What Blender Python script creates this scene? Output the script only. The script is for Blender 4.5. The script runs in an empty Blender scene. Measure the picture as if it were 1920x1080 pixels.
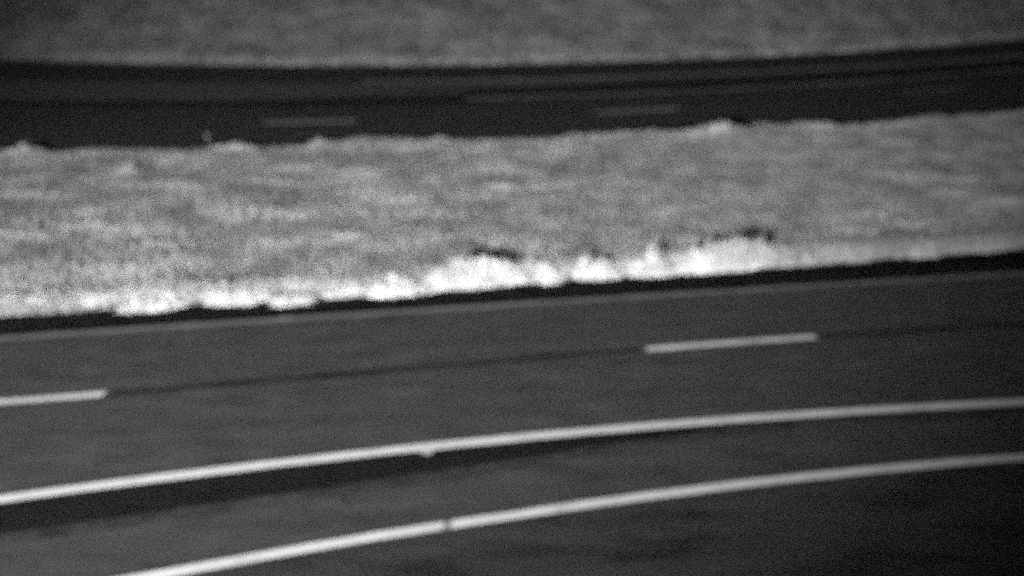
import bpy, math
import numpy as np
from mathutils import Vector

# ------------------------------------------------------------------ camera, sky, lamps, exposure
scn = bpy.context.scene
COL = scn.collection
rng = np.random.default_rng(11)

cam_data = bpy.data.cameras.new("camera")
cam = bpy.data.objects.new("camera", cam_data)
COL.objects.link(cam)
scn.camera = cam
cam.location = (0.0, 0.0, 7.4)
cam.rotation_euler = (math.radians(90.0) - math.atan(693.0 / 2612.0), 0.0, 0.0)
cam_data.sensor_width = 36.0
cam_data.lens = 36.0 * 2612.0 / 1920.0
cam_data.clip_start = 0.1
cam_data.clip_end = 3000.0
cam_data.dof.use_dof = True              # the zoom lens is focused short: everything is a little soft
cam_data.dof.focus_distance = 5.0
cam_data.dof.aperture_fstop = 1.2

world = bpy.data.worlds.new("World")
scn.world = world
world.use_nodes = True
wn, wl = world.node_tree.nodes, world.node_tree.links
wn.clear()
sky = wn.new("ShaderNodeTexSky")
sky.sky_type = 'NISHITA'
sky.sun_disc = False
sky.sun_elevation = math.radians(35)
sky.sun_rotation = math.radians(200)
bw = wn.new("ShaderNodeRGBToBW")         # the camera sees one band only
bgn = wn.new("ShaderNodeBackground")
bgn.inputs["Strength"].default_value = 0.018
wo = wn.new("ShaderNodeOutputWorld")
wl.new(sky.outputs[0], bw.inputs[0]); wl.new(bw.outputs[0], bgn.inputs[0]); wl.new(bgn.outputs[0], wo.inputs[0])

sun_d = bpy.data.lights.new("moon", 'SUN')
sun_d.energy = 0.012
sun_d.angle = math.radians(0.5)
sun = bpy.data.objects.new("moon", sun_d)
COL.objects.link(sun)
sun.rotation_euler = (math.radians(55), 0, math.radians(-20))

# infrared floodlight inferred from the light pool, unseen behind the camera, aimed at the verge in front of it
spot_d = bpy.data.lights.new("infrared_floodlight", 'SPOT')
spot_d.energy = 465000.0
spot_d.spot_size = math.radians(40.5)
spot_d.spot_blend = 1.0
spot_d.shadow_soft_size = 0.45
spot = bpy.data.objects.new("infrared_floodlight", spot_d)
COL.objects.link(spot)
spot.location = (-8.6, -22.0, 8.1)
aim = Vector((-3.6, 36.0, 1.8))
spot.rotation_euler = (aim - spot.location).to_track_quat('-Z', 'Y').to_euler()
spot.scale = (1.0, 0.53, 1.0)

scn.view_settings.view_transform = 'Standard'
scn.view_settings.look = 'None'
scn.view_settings.exposure = 0.0
scn.view_settings.gamma = 1.0
scn.view_settings.use_curve_mapping = False
scn.render.engine = 'CYCLES'
scn.cycles.use_denoising = False         # a high-gain night sensor: keep the photon noise
scn.cycles.use_adaptive_sampling = False
scn.cycles.use_light_tree = False
scn.cycles.light_sampling_threshold = 0.48
scn.cycles.max_bounces = 3
scn.cycles.diffuse_bounces = 2
scn.cycles.filter_width = 1.5

# ------------------------------------------------------------------ the lines of the place (metres)
def curve(co, x0, x1):
    """polynomial y(x) between x0 and x1, straight beyond"""
    co = np.array(co, float)
    d = co[1:] * np.arange(1, len(co))
    pv = lambda c, x: sum(ci * x ** i for i, ci in enumerate(c))
    def f(x):
        x = np.asarray(x, float)
        xc = np.clip(x, x0, x1)
        return pv(co, xc) + (x - xc) * pv(d, xc)
    return f

yA = curve([28.20, .2674, .000925, -5.2e-5], -10, 12)        # foot of the bright weeds
yB = curve([26.77, .2365, -.00094, 2.8e-5], -10, 12)         # pale edge of the near carriageway
yC = curve([23.0, .2711, -.00195, -.00031], -9, 10)          # lane dashes
yD = curve([19.23, .2662, -.00888, 6.4e-5], -7, 9)           # upper solid line
yD2 = curve([18.40, .4299, -.00652, -.00162], -6.3, 8)       # lower rim of the dark seal
yE = curve([16.50, .3602, -.00969, -.000295], -4.6, 8)          # lower solid line
_e = yE
yE = lambda x: _e(x) - .05 * np.clip((-2 - np.asarray(x, float)) / 2.5, 0, 3)
yF = curve([48.67, .2288, .00366, 8.3e-5], -18, 21)          # far rim of the median grass
yG = curve([53.76, .2718, .00917], -18, 20)                  # far lane dashes
yH = curve([59.72, .237, .00826], -22, 26)
yI = curve([66.26, .1843, .00834], -25, 29)
yJ = curve([73.5, .1788, .00973], -28, 33)                   # foot of the far bank

# ------------------------------------------------------------------ helpers
def add_obj(name, verts, faces, mats, parent=None, smooth=False, midx=None):
    me = bpy.data.meshes.new(name)
    me.from_pydata([tuple(v) for v in verts], [], faces)
    for m in (mats if isinstance(mats, (list, tuple)) else [mats]):
        me.materials.append(m)
    if smooth:
        me.polygons.foreach_set("use_smooth", [True] * len(me.polygons))
    if midx is not None:
        me.polygons.foreach_set("material_index", midx)
    me.update()
    o = bpy.data.objects.new(name, me)
    COL.objects.link(o)
    if parent is not None:
        o.parent = parent
    return o

def strip(name, ylo, yhi, x0, x1, z, mat, parent=None, step=0.5, rough=0.0, seed=0):
    n = max(3, int((x1 - x0) / step) + 1)
    xs = np.linspace(x0, x1, n)
    r = np.random.default_rng(seed)
    j1, j2 = r.normal(0, rough, n), r.normal(0, rough, n)
    v = [(x, y + a, z) for x, y, a in zip(xs, ylo(xs), j1)] + [(x, y + a, z) for x, y, a in zip(xs, yhi(xs), j2)]
    f = [(i, i + 1, n + i + 1, n + i) for i in range(n - 1)]
    return add_obj(name, v, f, mat, parent)

def tagk(o, kind):
    o["kind"] = kind
    return o

class VNoise:
    """smooth value noise on a lattice"""
    def __init__(self, seed, n=256):
        self.t = np.random.default_rng(seed).random((n, n)); self.n = n
    def __call__(self, x, y, s):
        x = np.asarray(x) / s + 97.3; y = np.asarray(y) / s + 51.7
        xi, yi = np.floor(x).astype(int), np.floor(y).astype(int)
        fx, fy = x - xi, y - yi
        fx, fy = fx * fx * (3 - 2 * fx), fy * fy * (3 - 2 * fy)
        t, n = self.t, self.n
        a = t[xi % n, yi % n] * (1 - fx) + t[(xi + 1) % n, yi % n] * fx
        b = t[xi % n, (yi + 1) % n] * (1 - fx) + t[(xi + 1) % n, (yi + 1) % n] * fx
        return a * (1 - fy) + b * fy - 0.5
vn = VNoise(3)
vn2 = VNoise(8)

# ------------------------------------------------------------------ materials (one band: all greys)
def noise_mat(name, stops, scale, detail=4.0, rough=0.95, spec=0.15, stretch=(1, 1, 1), bump=0.0, bump_scale=60, fine=0.0, rot=0.0,
              island=0.0, trans=0.0):
    m = bpy.data.materials.new(name)
    m.use_nodes = True
    nt = m.node_tree; N, L = nt.nodes, nt.links
    p = N["Principled BSDF"]
    p.inputs["Roughness"].default_value = rough
    p.inputs["Specular IOR Level"].default_value = spec
    geo = N.new("ShaderNodeNewGeometry")
    mp = N.new("ShaderNodeMapping")
    mp.inputs["Scale"].default_value = stretch
    mp.inputs["Rotation"].default_value = (0, 0, rot)
    L.new(geo.outputs["Position"], mp.inputs["Vector"])
    nz = N.new("ShaderNodeTexNoise")
    nz.inputs["Scale"].default_value = scale
    nz.inputs["Detail"].default_value = detail
    nz.inputs["Roughness"].default_value = 0.6
    L.new(mp.outputs[0], nz.inputs["Vector"])
    cr = N.new("ShaderNodeValToRGB")
    els = cr.color_ramp.elements
    while len(els) < len(stops):
        els.new(0.5)
    for e, (q, g) in zip(els, stops):
        e.position = q; e.color = (g, g, g, 1)
    L.new(nz.outputs["Fac"], cr.inputs[0])
    out = cr.outputs[0]
    def times(sock, src, lo, hi):
        mr = N.new("ShaderNodeMapRange")
        mr.inputs["To Min"].default_value = lo; mr.inputs["To Max"].default_value = hi
        L.new(src, mr.inputs["Value"])
        mx = N.new("ShaderNodeVectorMath"); mx.operation = 'SCALE'
        L.new(sock, mx.inputs[0]); L.new(mr.outputs[0], mx.inputs["Scale"])
        return mx.outputs[0]
    if fine:
        n2 = N.new("ShaderNodeTexNoise"); n2.inputs["Scale"].default_value = 45; n2.inputs["Detail"].default_value = 3
        L.new(geo.outputs["Position"], n2.inputs["Vector"])
        out = times(out, n2.outputs["Fac"], 1 - fine, 1 + fine)
    if island:
        out = times(out, geo.outputs["Random Per Island"], 1 - island, 1 + island)
    L.new(out, p.inputs["Base Color"])
    if bump:
        n3 = N.new("ShaderNodeTexNoise"); n3.inputs["Scale"].default_value = bump_scale; n3.inputs["Detail"].default_value = 4
        L.new(geo.outputs["Position"], n3.inputs["Vector"])
        b = N.new("ShaderNodeBump"); b.inputs["Strength"].default_value = bump; b.inputs["Distance"].default_value = 0.02
        L.new(n3.outputs["Fac"], b.inputs["Height"]); L.new(b.outputs[0], p.inputs["Normal"])
    if trans:
        tr = N.new("ShaderNodeBsdfTranslucent"); ms = N.new("ShaderNodeMixShader")
        ms.inputs[0].default_value = trans
        L.new(out, tr.inputs["Color"])
        L.new(p.outputs[0], ms.inputs[1]); L.new(tr.outputs[0], ms.inputs[2])
        L.new(ms.outputs[0], N["Material Output"].inputs["Surface"])
    return m

ROT = -0.26
M = {}
M['asphalt'] = noise_mat("worn_asphalt", [(.32, .036), (.45, .051), (.55, .057), (.68, .074)], 1.9, stretch=(.5, 1.0, 1), rot=ROT, fine=.25, bump=.4)
M['asphalt_low'] = noise_mat("ramp_asphalt", [(.34, .016), (.46, .034), (.66, .046)], 1.1, stretch=(.5, 1.2, 1), rot=ROT, fine=.25, bump=.4)
M['asphalt_far'] = noise_mat("dark_asphalt", [(.3, .040), (.7, .052)], 0.5, stretch=(.15, 1, 1), rot=ROT, fine=.2, bump=.3)
M['asphalt_band'] = noise_mat("paler_asphalt", [(.3, .085), (.7, .115)], 0.5, stretch=(.15, 1, 1), rot=ROT, fine=.2)
M['tar'] = noise_mat("fresh_tar", [(.3, .010), (.7, .016)], 1.5, fine=.3, rough=.9, spec=.05)
M['smear'] = noise_mat("tar_smear", [(.35, .018), (.5, .034), (.62, .05)], 2.2, fine=.3)
M['seam'] = noise_mat("joint_tar", [(.3, .010), (.5, .014), (.7, .03)], 1.2, fine=.3, rough=.9, spec=.05)
M['edge'] = noise_mat("worn_concrete", [(.3, .13), (.5, .17), (.7, .21)], 1.6, fine=.2)
M['gutter'] = noise_mat("dark_gutter", [(.3, .012), (.6, .02), (.8, .035)], 1.8, fine=.4, bump=.6, bump_scale=14, rough=1, spec=.0)  # dark tone of the sunken strip between road edge and grass
M['paint'] = noise_mat("road_paint", [(.28, .48), (.42, .64), (.6, .72), (.75, .78)], 2.6, rough=.7, spec=.3, fine=.06)
M['paint_old'] = noise_mat("worn_road_paint", [(.3, .40), (.5, .55), (.7, .7)], 3.0, rough=.8)
M['scuffed'] = noise_mat("scuffed_paint", [(.3, .24), (.7, .32)], 3.0)
M['paint_ghost'] = noise_mat("ghost_road_paint", [(.3, .34), (.5, .5), (.7, .6)], 0.9, rough=.8)
M['soil'] = noise_mat("thatch_soil", [(.3, .14), (.5, .20), (.7, .27)], 0.8, stretch=(.7, 1, 1), fine=.4, bump=.6, bump_scale=20)
M['soil_dark'] = noise_mat("bare_soil", [(.3, .06), (.7, .12)], 2.0, fine=.4, bump=.6, bump_scale=20)
M['grass'] = noise_mat("median_grass", [(.32, .15), (.45, .22), (.56, .275), (.68, .38)], 0.9, detail=5, stretch=(1.0, .55, 1), island=.15, trans=.25)
M['tussock'] = noise_mat("pale_tussock_grass", [(.3, .34), (.7, .48)], 2.0, island=.2, trans=.25)
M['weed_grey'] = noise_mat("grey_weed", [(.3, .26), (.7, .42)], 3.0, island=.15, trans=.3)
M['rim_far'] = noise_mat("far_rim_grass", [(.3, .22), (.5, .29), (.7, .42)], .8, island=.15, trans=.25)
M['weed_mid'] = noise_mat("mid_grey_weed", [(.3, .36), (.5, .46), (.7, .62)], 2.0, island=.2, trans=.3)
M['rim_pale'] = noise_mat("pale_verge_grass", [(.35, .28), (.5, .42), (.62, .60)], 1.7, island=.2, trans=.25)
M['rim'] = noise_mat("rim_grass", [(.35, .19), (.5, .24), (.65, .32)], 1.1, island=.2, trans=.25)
M['bank'] = noise_mat("bank_grass", [(.36, .125), (.5, .20), (.62, .29)], 0.6, detail=5, island=.35, trans=.2)
M['bank_soil'] = noise_mat("bank_soil", [(.34, .10), (.5, .16), (.64, .24)], 0.42, detail=5, fine=.3)
M['weed'] = noise_mat("pale_dry_weed", [(.3, .36), (.5, .56), (.7, .76)], 2.4, island=.2, trans=.3)

# ------------------------------------------------------------------ the ground and the two carriageways
def ground_z(x, y):
    return -0.08
gv, gf = [], []
S = 1500.0
gxs = np.array([-S, -300, -80, 80, 300, S]); gys = np.array([-400, -50, 120, 300, S])
for yy in gys:
    for xx in gxs:
        gv.append((xx, yy, -0.30))
for j in range(len(gys) - 1):
    for i in range(len(gxs) - 1):
        a = j * len(gxs) + i
        gf.append((a, a + 1, a + len(gxs) + 1, a + len(gxs)))
tagk(add_obj("ground", gv, gf, M['soil_dark']), "structure")

def slab(name, ylo, yhi, x0, x1, ztop, depth, mat, step=1.0):
    n = int((x1 - x0) / step) + 1
    xs = np.linspace(x0, x1, n)
    a, b = ylo(xs), yhi(xs)
    v = [(x, y, ztop) for x, y in zip(xs, a)] + [(x, y, ztop) for x, y in zip(xs, b)]
    v += [(x, y, ztop - depth) for x, y in zip(xs, a)] + [(x, y, ztop - depth) for x, y in zip(xs, b)]
    f = []
    for i in range(n - 1):
        f.append((i, i + 1, n + i + 1, n + i))
        f.append((2 * n + i, 2 * n + i + 1, i + 1, i))
        f.append((n + i, n + i + 1, 3 * n + i + 1, 3 * n + i))
    return tagk(add_obj(name, v, f, mat), "structure")

X0, X1 = -60, 60
off = lambda f, d: (lambda x: f(x) + d)
road = slab("carriageway", off(yE, -14.0), yB, X0, X1, 0.0, 0.12, M['asphalt'])
road_far = slab("carriageway", off(yF, -1.6), off(yJ, 0.4), X0, X1, 0.0, 0.12, M['asphalt_far'])

# shoulder below the lower solid line: older, darker and patchier
strip("outer_shoulder", off(yE, -13.9), off(yE, -0.1), X0, X1, 0.004, M['asphalt_low'], road)

def painted(name, f, x0, x1, w, z, mat, parent, step=0.4, rough=0.006, seed=1):
    h = w / 2 * 1.035
    return strip(name, off(f, -h), off(f, h), x0, x1, z, mat, parent, step=step, rough=rough, seed=seed)

# pale concrete rim along the grass side, with a brighter fleck
strip("concrete_rim", off(yB, -0.30), off(yB, -0.02), X0, X1, 0.004, M['edge'], road, rough=.015, seed=4)
strip("paint_fleck", off(yB, -0.20), off(yB, -0.03), -4.50, -4.20, 0.008, M['scuffed'], road, step=.1, rough=.02)
# lane dashes (3.4 m, 12.3 m apart) and the tarred joint between them
for k, xs in enumerate([-30.5, -18.6, -9.72, 2.39, 14.3, 26.2]):
    xe = xs + 3.16
    painted("lane_dash", yC, xs, xe, 0.23, 0.008, M['paint'], road, seed=10 + k)
    nxt = [-18.6, -9.72, 2.39, 14.3, 26.2, 38][k]
    painted("tar_joint", yC, xe + .12, nxt - .12, 0.20, 0.004, M['seam'], road, rough=.022, seed=30 + k)
# dark wedge of fresh seal under the upper line
xs_ = np.linspace(-40, 15, 111)
lo = np.minimum(yD2(xs_), yD(xs_) - .16) + .14 * np.clip(-xs_ / 4, 0, 1) + np.convolve(rng.normal(0, .05, 111), np.ones(5) / 5, 'same')
up = yD(xs_) - .05
n_ = len(xs_)
add_obj("seal_wedge", [(x, y, .008) for x, y in zip(xs_, lo)] + [(x, y, .008) for x, y in zip(xs_, up)],
        [(i, i + 1, n_ + i + 1, n_ + i) for i in range(n_ - 1)], M['tar'], road)
lo2 = lo - .32 - np.abs(np.convolve(rng.normal(0, .16, 111), np.ones(3) / 3, 'same'))
lo2 = np.minimum(lo2, lo - .03)
add_obj("seal_smear", [(x, y, .006) for x, y in zip(xs_, lo2)] + [(x, y, .006) for x, y in zip(xs_, lo)],
        [(i, i + 1, n_ + i + 1, n_ + i) for i in range(n_ - 1)], M['smear'], road)
painted("edge_line", yD, X0, X1, 0.27, 0.012, M['paint'], road, seed=50)
# lower line, broken by a small gap
painted("edge_line", yE, X0, -.87, 0.25, 0.012, M['paint'], road, seed=51)
painted("edge_line", yE, -.76, X1, 0.25, 0.012, M['paint'], road, seed=52)
painted("worn_gap", yE, -.865, -.765, 0.24, 0.012, M['scuffed'], road, seed=53)
# drip of paint hanging from the upper line
add_obj("paint_drip", [(-1.36, 18.80, .014), (-1.12, 18.84, .014), (-1.13, 18.66, .014), (-1.19, 18.56, .014), (-1.27, 18.60, .014)],
        [(0, 4, 3, 2, 1)], M['paint_old'], road)
# crack and dark stains
cp = [(-2.45, 17.50), (-2.38, 17.36), (-2.33, 17.22), (-2.24, 17.10), (-2.19, 16.95), (-2.12, 16.84)]
cv, cf = [], []
for x, y in cp:
    cv += [(x - .018, y, .004), (x + .018, y, .004)]
for i in range(len(cp) - 1):
    cf.append((2 * i, 2 * i + 1, 2 * i + 3, 2 * i + 2))
add_obj("crack", cv, cf, M['seam'], road)
for (sx, sy, rx, ry, sd) in [(-.15, 15.95, .42, .14, 1), (-1.05, 15.5, .34, .15, 2), (-2.1, 15.1, .3, .12, 3), (1.9, 15.9, .3, .1, 4), (-.62, 15.72, .14, .1, 5)]:
    r = np.random.default_rng(sd); m_ = 22
    rad = 1 + np.convolve(r.normal(0, .35, m_ + 4), np.ones(5) / 5, 'valid')
    v = [(sx + rx * q * math.cos(2 * math.pi * i / m_), sy + ry * q * math.sin(2 * math.pi * i / m_), .008) for i, q in enumerate(rad)]
    add_obj("oil_stain", v, [tuple(range(m_))], M['asphalt_far'], road)

# far carriageway
for k, xs in enumerate([-35.5, -22.9, -9.3, 3.3, 17.1, 30]):
    painted("lane_dash", yG, xs, xs + 3.4, 0.36, 0.008, M['paint_old'] if k < 4 else M['scuffed'], road_far, seed=60 + k)
# paler strip at left that thins out into a faint line towards the right
def band_lo(x):
    t = np.clip((np.asarray(x) + 12) / 18, 0, 1)
    return (yH(x) + .3) * (1 - t) + (yI(x) - 1.5) * t
strip("pale_strip", band_lo, off(yI, -.2), X0, 6.0, 0.004, M['asphalt_band'], road_far, rough=.05, seed=70)
strip("dark_joint", off(yH, -1.3), off(yH, .2), X0, -2, 0.006, M['seam'], road_far, rough=.06, seed=71)
strip("dark_joint", off(yH, .3), off(yH, 2.6), -2, X1, 0.006, M['seam'], road_far, rough=.06, seed=72)
painted("edge_line", yH, -2, X1, 0.35, 0.010, M['paint_ghost'], road_far, step=1.5, rough=.05, seed=73)
painted("edge_line", off(yI, .1), -7, X1, 0.50, 0.010, M['paint_ghost'], road_far, step=1.5, rough=.05, seed=74)

# ------------------------------------------------------------------ the grass median
MOUNDS = [(7.2, 46.9, 1.7, 1.0, .42), (-.8, 28.5, 1.1, .5, .10), (5.1, 29.8, 1.2, .5, .10)]
def med_z(x, y):
    x = np.asarray(x, float); y = np.asarray(y, float)
    t = np.clip((y - yA(x) - .05) / .6, 0, 1)
    z = -0.10 + .17 * t * t * (3 - 2 * t)
    u = np.clip((yF(x) - 1.0 - y) / 1.0, 0, 1)
    z = z + t * t * u * (vn(x, y, 2.6) * .09 + vn2(x, y, 1.1) * .05)
    for mx, my, rx, ry, h in MOUNDS:
        z = z + h * np.exp(-((x - mx) / rx) ** 2 - ((y - my) / ry) ** 2)
    return z
nx, ny = 300, 70
xs = np.linspace(-60, 60, nx)
v = []
for j in range(ny):
    t = j / (ny - 1)
    y = (yA(xs) + .05) * (1 - t) + (yF(xs) - 1.4) * t
    v += list(zip(xs, y, med_z(xs, y)))
f = []
for j in range(ny - 1):
    for i in range(nx - 1):
        a = j * nx + i
        f.append((a, a + 1, a + nx + 1, a + nx))
median = tagk(add_obj("median", v, f, M['soil'], smooth=True), "structure")
strip("gutter", off(yB, .01), lambda x: yA(x) + .8, X0, X1, -0.045, M['gutter'], median, step=.2)

def blades(name, P, Hh, Wd, lean, mats, parent=None, midx=None, quad=True, seed=0):
    """one mesh of curved, tapered blades rooted at P"""
    r = np.random.default_rng(seed)
    n = len(P)
    a = r.random(n) * 2 * math.pi
    side = np.stack([np.cos(a), np.sin(a), np.zeros(n)], 1)
    b = r.random(n) * 2 * math.pi
    ld = np.stack([np.cos(b), np.sin(b), np.zeros(n)], 1)
    ln = (np.abs(r.normal(0, 1, n)) * lean)[:, None]
    Hh = Hh[:, None]; Wd = Wd[:, None]
    up = np.array([0, 0, 1.0])
    if quad:
        mid = P + up * Hh * .55 + ld * ln * Hh * .35
        tip = P + up * Hh * (1 - .25 * np.clip(ln, 0, 1.5)) + ld * ln * Hh
        V = np.stack([P - side * Wd / 2, P + side * Wd / 2, mid + side * Wd * .42, mid - side * Wd * .42, tip], 1).reshape(-1, 3)
        k = 5
        base = np.arange(n)[:, None] * k
        loops = np.concatenate([base + np.array([0, 1, 2, 3]), base + np.array([3, 2, 4])], 1).ravel()
        starts = (np.arange(n)[:, None] * 7 + np.array([0, 4])).ravel()
        tot = np.tile([4, 3], n)
        per = 2
    else:
        tip = P + up * Hh + ld * ln * Hh
        V = np.stack([P - side * Wd / 2, P + side * Wd / 2, tip], 1).reshape(-1, 3)
        loops = np.arange(n * 3); starts = np.arange(n) * 3; tot = np.full(n, 3); per = 1
    me = bpy.data.meshes.new(name)
    me.vertices.add(len(V)); me.vertices.foreach_set("co", V.ravel())
    me.loops.add(len(loops)); me.loops.foreach_set("vertex_index", loops.astype(np.int32))
    me.polygons.add(len(starts)); me.polygons.foreach_set("loop_start", starts.astype(np.int32))
    for m in mats:
        me.materials.append(m)
    if midx is not None:
        me.polygons.foreach_set("material_index", np.repeat(midx, per).astype(np.int32))
    me.update(calc_edges=True)
    o = bpy.data.objects.new(name, me)
    COL.objects.link(o)
    if parent is not None:
        o.parent = parent
    return o

# main sward
N = 330000
x = rng.uniform(-24, 27, N)
t = rng.random(N)
y = (yA(x) + .15) * (1 - t) + (yF(x) - 1.5) * t
dens = .55 + vn(x, y, .9) * .9 + vn2(x, y, .35) * .6
keep = rng.random(N) < np.clip(dens + .35, .12, 1)
x, y = x[keep], y[keep]
hh = .06 + .11 * np.clip(vn2(x, y, 1.3) + .5, 0, 1) + .04 * rng.random(len(x))
P = np.stack([x, y, med_z(x, y) - .01], 1)
mi = np.zeros(len(x), int)
# tussocks in the sward: paler, taller tufts, most of them on the near left
tx, ty, th, tw = [], [], [], []
for k in range(210):
    cx = rng.uniform(-20, 20)
    q = rng.random() ** 1.5
    cy = (yA(cx) + .5) * (1 - q) + (yF(cx) - 1.8) * q
    if cx > 0 and rng.random() < .55:
        continue
    m = rng.integers(60, 260); s = rng.uniform(.14, .42)
    px_, py_ = cx + rng.normal(0, s * 1.5, m), cy + rng.normal(0, s * .8, m)
    tx.append(px_); ty.append(py_); th.append(rng.uniform(.10, .22) * rng.uniform(.6, 1.1, m)); tw.append(np.full(m, .032))
tx, ty, th, tw = map(np.concatenate, (tx, ty, th, tw))
Pt = np.stack([tx, ty, med_z(tx, ty)], 1)
ob = blades("grass", np.concatenate([P, Pt]), np.concatenate([hh, th]), np.concatenate([rng.uniform(.018, .034, len(x)), tw]), .5,
            [M['grass'], M['tussock']], midx=np.concatenate([mi, np.ones(len(tx), int)]), seed=5)
tagk(ob, "stuff"); ob["label"] = "mottled mown grass covering the median between the two roads"

# pale grass lip that runs all along the near rim of the median, under and between the weed clumps
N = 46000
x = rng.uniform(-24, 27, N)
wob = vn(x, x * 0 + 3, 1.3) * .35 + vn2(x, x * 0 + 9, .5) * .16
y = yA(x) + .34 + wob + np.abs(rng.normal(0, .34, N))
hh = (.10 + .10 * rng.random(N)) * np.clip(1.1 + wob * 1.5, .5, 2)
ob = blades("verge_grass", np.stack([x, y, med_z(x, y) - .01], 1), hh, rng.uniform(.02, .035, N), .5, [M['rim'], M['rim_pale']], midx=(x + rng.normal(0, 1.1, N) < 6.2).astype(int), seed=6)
tagk(ob, "stuff"); ob["label"] = "low pale grass along the near rim of the median"

# ------------------------------------------------------------------ bright weed clumps along the near rim
def clump(name, cx, base, rx, ry, h, n, seed, mat, profile=None, width=(.025, .05), zf=med_z, lean=.35):
    r = np.random.default_rng(seed)
    # several small shoots make the mass: each its own spot, height and spread
    nl = max(5, int(rx * 11))
    u = r.uniform(-1, 1, nl); w = r.uniform(-1, 1, nl) * np.sqrt(1 - u ** 2)
    sh_ = h * (1 - .7 * np.abs(u) ** 1.6) * r.uniform(.6, 1.25, nl)
    sw = r.uniform(.05, .14, nl)
    li = r.integers(0, nl, n)
    g1, g2 = r.normal(0, 1, n), r.normal(0, 1, n)
    lx = u[li] * rx * .95 + g1 * sw[li]; ly = w[li] * ry * .8 + np.clip(g2, -1.3, 2) * sw[li] * .9
    hh = sh_[li] * np.exp(-(g1 ** 2 + g2 ** 2) * .22) * r.uniform(.5, 1.1, n)
    nd = int(n * .30)                      # a rounded body under the shoots
    q = np.sqrt(r.random(nd)); a = r.random(nd) * 2 * math.pi
    lx[:nd] = q * np.cos(a) * rx; ly[:nd] = q * np.sin(a) * ry
    hh[:nd] = h * .78 * np.sqrt(np.clip(1 - q ** 2 * .9, 0, 1)) * r.uniform(.5, 1.1, nd)
    X, Y = cx + lx, base + ry + ly + .2668 * lx
    P = np.stack([X, Y, zf(X, Y) - .01], 1)
    o0 = np.array([cx, base + ry, float(zf(cx, base + ry))])
    # leafy upper storey: short blades that start on the shoots, so that the clump has body
    m = n
    k = r.integers(0, n, m)
    P2 = P[k] + np.stack([r.normal(0, .04, m), r.normal(0, .04, m), hh[k] * r.uniform(.15, .65, m)], 1)
    h2 = hh[k] * r.uniform(.2, .45, m)
    ob = blades(name, np.concatenate([P, P2]) - o0, np.concatenate([hh * r.choice([.85, .85, .9, 1.08], n), h2]), r.uniform(width[0], width[1], n + m), lean, [mat], seed=seed)
    ob.location = o0
    return ob

# centre x, foot y, half width, half depth, height, blades, label
CL = [
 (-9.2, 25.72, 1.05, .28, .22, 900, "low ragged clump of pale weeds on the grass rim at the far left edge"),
 (-7.15, 25.98, .62, .30, .44, 900, "small rounded pale weed clump whose foot hangs lowest, above the left dash end"),
 (-5.52, 26.38, .62, .26, .42, 1100, "squarish bright weed clump just left of the one above the pale fleck"),
 (-4.45, 26.44, .40, .26, .38, 800, "short bright weed clump set low over the dark gutter notch above the pale fleck"),
 (-3.35, 26.95, .50, .22, .30, 750, "small dim weed clump between the notch and the first long bright clump"),
 (-2.30, 27.05, .66, .28, .52, 1600, "bright weed clump that dips to a step just left of the largest one"),
 (-.75, 27.68, 1.05, .38, .64, 4600, "largest and brightest mound of weeds with a peaked dark shadow behind it"),
 (.72, 28.12, .42, .24, .36, 800, "low bright weed clump against the right flank of the largest mound"),
 (1.85, 28.40, .50, .26, .56, 1400, "bright upright weed clump left of the dim gap in the row"),
 (3.00, 28.68, .52, .28, .58, 1500, "bright weed clump right of the dim gap in the row"),
 (4.0, 28.95, .60, .28, .56, 1600, "weed clump leaning against the tall broad mound on its right"),
 (5.0, 29.2, .95, .36, .76, 4400, "tall broad grey white weed mound, second largest in the row"),
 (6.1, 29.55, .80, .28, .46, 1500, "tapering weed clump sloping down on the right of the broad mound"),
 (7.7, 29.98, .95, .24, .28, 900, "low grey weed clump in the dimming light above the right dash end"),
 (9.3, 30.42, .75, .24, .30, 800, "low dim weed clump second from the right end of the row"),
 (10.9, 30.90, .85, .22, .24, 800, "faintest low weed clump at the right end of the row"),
]
for k, (cx, fy, rx, ry, h, n, lab) in enumerate(CL):
    fy += .28 if k not in (1, 3) else .16
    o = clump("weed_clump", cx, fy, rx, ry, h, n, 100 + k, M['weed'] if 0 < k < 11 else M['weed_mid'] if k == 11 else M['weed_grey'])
    o["label"] = lab; o["category"] = "weed clump"; o["group"] = "pale weed clumps along the near rim of the median"

N = 26000
x = rng.uniform(-26, 30, N)
wob = vn(x, x * 0 + 31, 1.6) + .5 * vn2(x, x * 0 + 17, .5)
y = yF(x) - 1.75 + .3 * wob - np.abs(rng.normal(0, .35, N))
hh = (.10 + .16 * rng.random(N)) * np.clip(1.0 + wob * 1.3, .4, 2.2)
ob = blades("rim_grass", np.stack([x, y, med_z(x, y) - .01], 1), hh, rng.uniform(.02, .035, N), .45, [M['rim_far']], seed=16)
tagk(ob, "stuff"); ob["label"] = "ragged taller grass along the far rim of the median"

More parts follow.
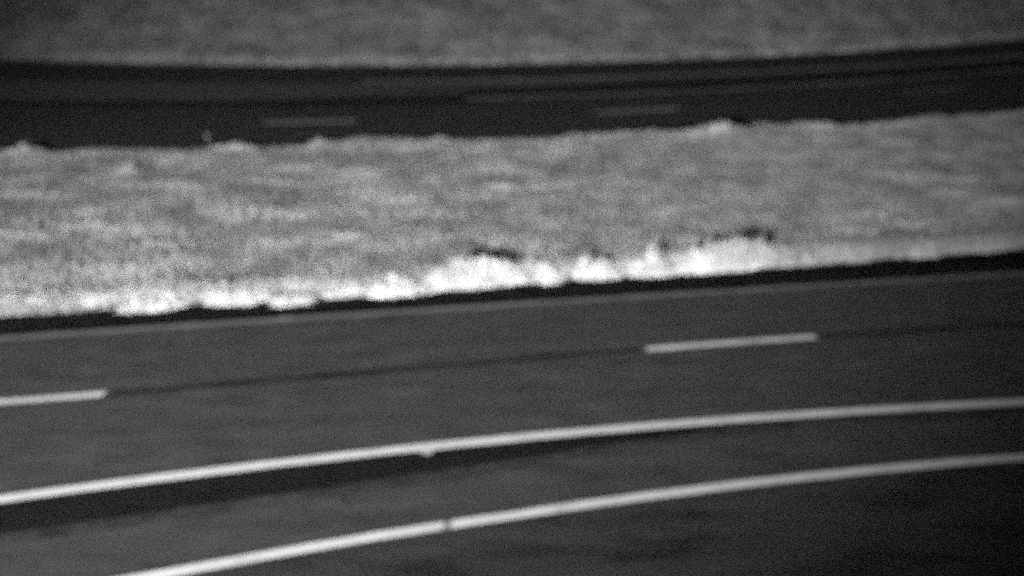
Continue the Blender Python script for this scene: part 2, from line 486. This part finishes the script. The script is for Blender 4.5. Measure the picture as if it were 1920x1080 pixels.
# tufts that stand up against the far road, and one pale tuft inside the median
TF = [
 (-15.8, 43.6, .70, .5, .42, 500, "shaggy pale grass tuft on the far rim of the median at the far left"),
 (-9.15, 44.75, .62, .4, .40, 600, "bright rounded grass tuft on the far rim left of the first far dash"),
 (-6.35, 45.5, .38, .35, .42, 350, "narrow spiky grass tuft on the far rim under the first far dash"),
 (-2.4, 46.55, .25, .25, .34, 300, "tiny grass tuft on the far rim between the two far dashes"),
 (2.2, 47.4, .30, .25, .34, 300, "small grass tuft on the far rim left of the second far dash"),
 (-11.3, 40.3, .26, .26, .42, 260, "lone round pale tuft standing inside the median at upper left"),
 (-12.7, 41.3, .42, .3, .24, 260, "flat pale tuft inside the median beside the lone round one"),
 (6.9, 46.3, 1.9, .7, .34, 1500, "wide low grassy hump on the far rim right of the second far dash"),
]
for k, (cx, fy, rx, ry, h, n, lab) in enumerate(TF):
    o = clump("grass_tuft", cx, fy, rx * 1.25, ry * 1.3, h * .82, int(n * 2.4), 200 + k, M['tussock'], lean=.3)
    o["label"] = lab; o["category"] = "grass tuft"; o["group"] = "grass tufts on the median"
o = blades("dry_stem", np.array([[0, 0, 0], [.05, 0, 0], [.02, .03, .35], [-.03, 0, .45]], float), np.array([.8, .45, .25, .2]),
           np.array([.02, .02, .03, .03]), .12, [M['grass']], seed=3)
o.location = (-9.95, 45.2, 0.02)
o["label"] = "thin dry stem sticking up over the far road left of the bright tuft"; o["category"] = "dry stem"

# ------------------------------------------------------------------ the far bank
def bank_z(x, y):
    d = np.clip(np.asarray(y) - yJ(x), 0, 200)
    z = .02 + np.where(d < 26, d * .33, 26 * .33 + (d - 26) * .02)
    return z + np.clip(d, 0, 1) * (vn(x, y, 5.0) * .5 + vn2(x, y, 2.0) * .22)
nx, ny = 220, 90
xs = np.linspace(-75, 75, nx)
v = []
for j in range(ny):
    d = -.3 + 34 * (j / (ny - 1)) ** 1.2 if j < ny - 1 else 400
    y = yJ(xs) + d
    v += list(zip(xs, y, bank_z(xs, y)))
f = []
for j in range(ny - 1):
    for i in range(nx - 1):
        a = j * nx + i
        f.append((a, a + 1, a + nx + 1, a + nx))
bank = tagk(add_obj("embankment", v, f, M['bank_soil'], smooth=True), "structure")
N = 260000
x = rng.uniform(-44, 50, N)
d = rng.random(N) * 17
y = yJ(x) + d
keep = rng.random(N) < np.clip(.55 + vn(x, y, 1.9) * .9 + vn2(x, y, .8) * .5, .15, 1)
x, y, d = x[keep], y[keep], d[keep]
hh = .16 + .28 * np.clip(vn2(x, y, 1.7) + .5, 0, 1)
lip = d < .7
ob = blades("bank_grass", np.stack([x, y, bank_z(x, y) - .02], 1), hh, rng.uniform(.04, .07, len(x)), .5,
            [M['bank'], M['tussock']], midx=(lip & (rng.random(len(x)) < .7)).astype(int), quad=False, seed=9)
tagk(ob, "stuff"); ob["label"] = "dim mottled grass covering the bank beyond the far road"
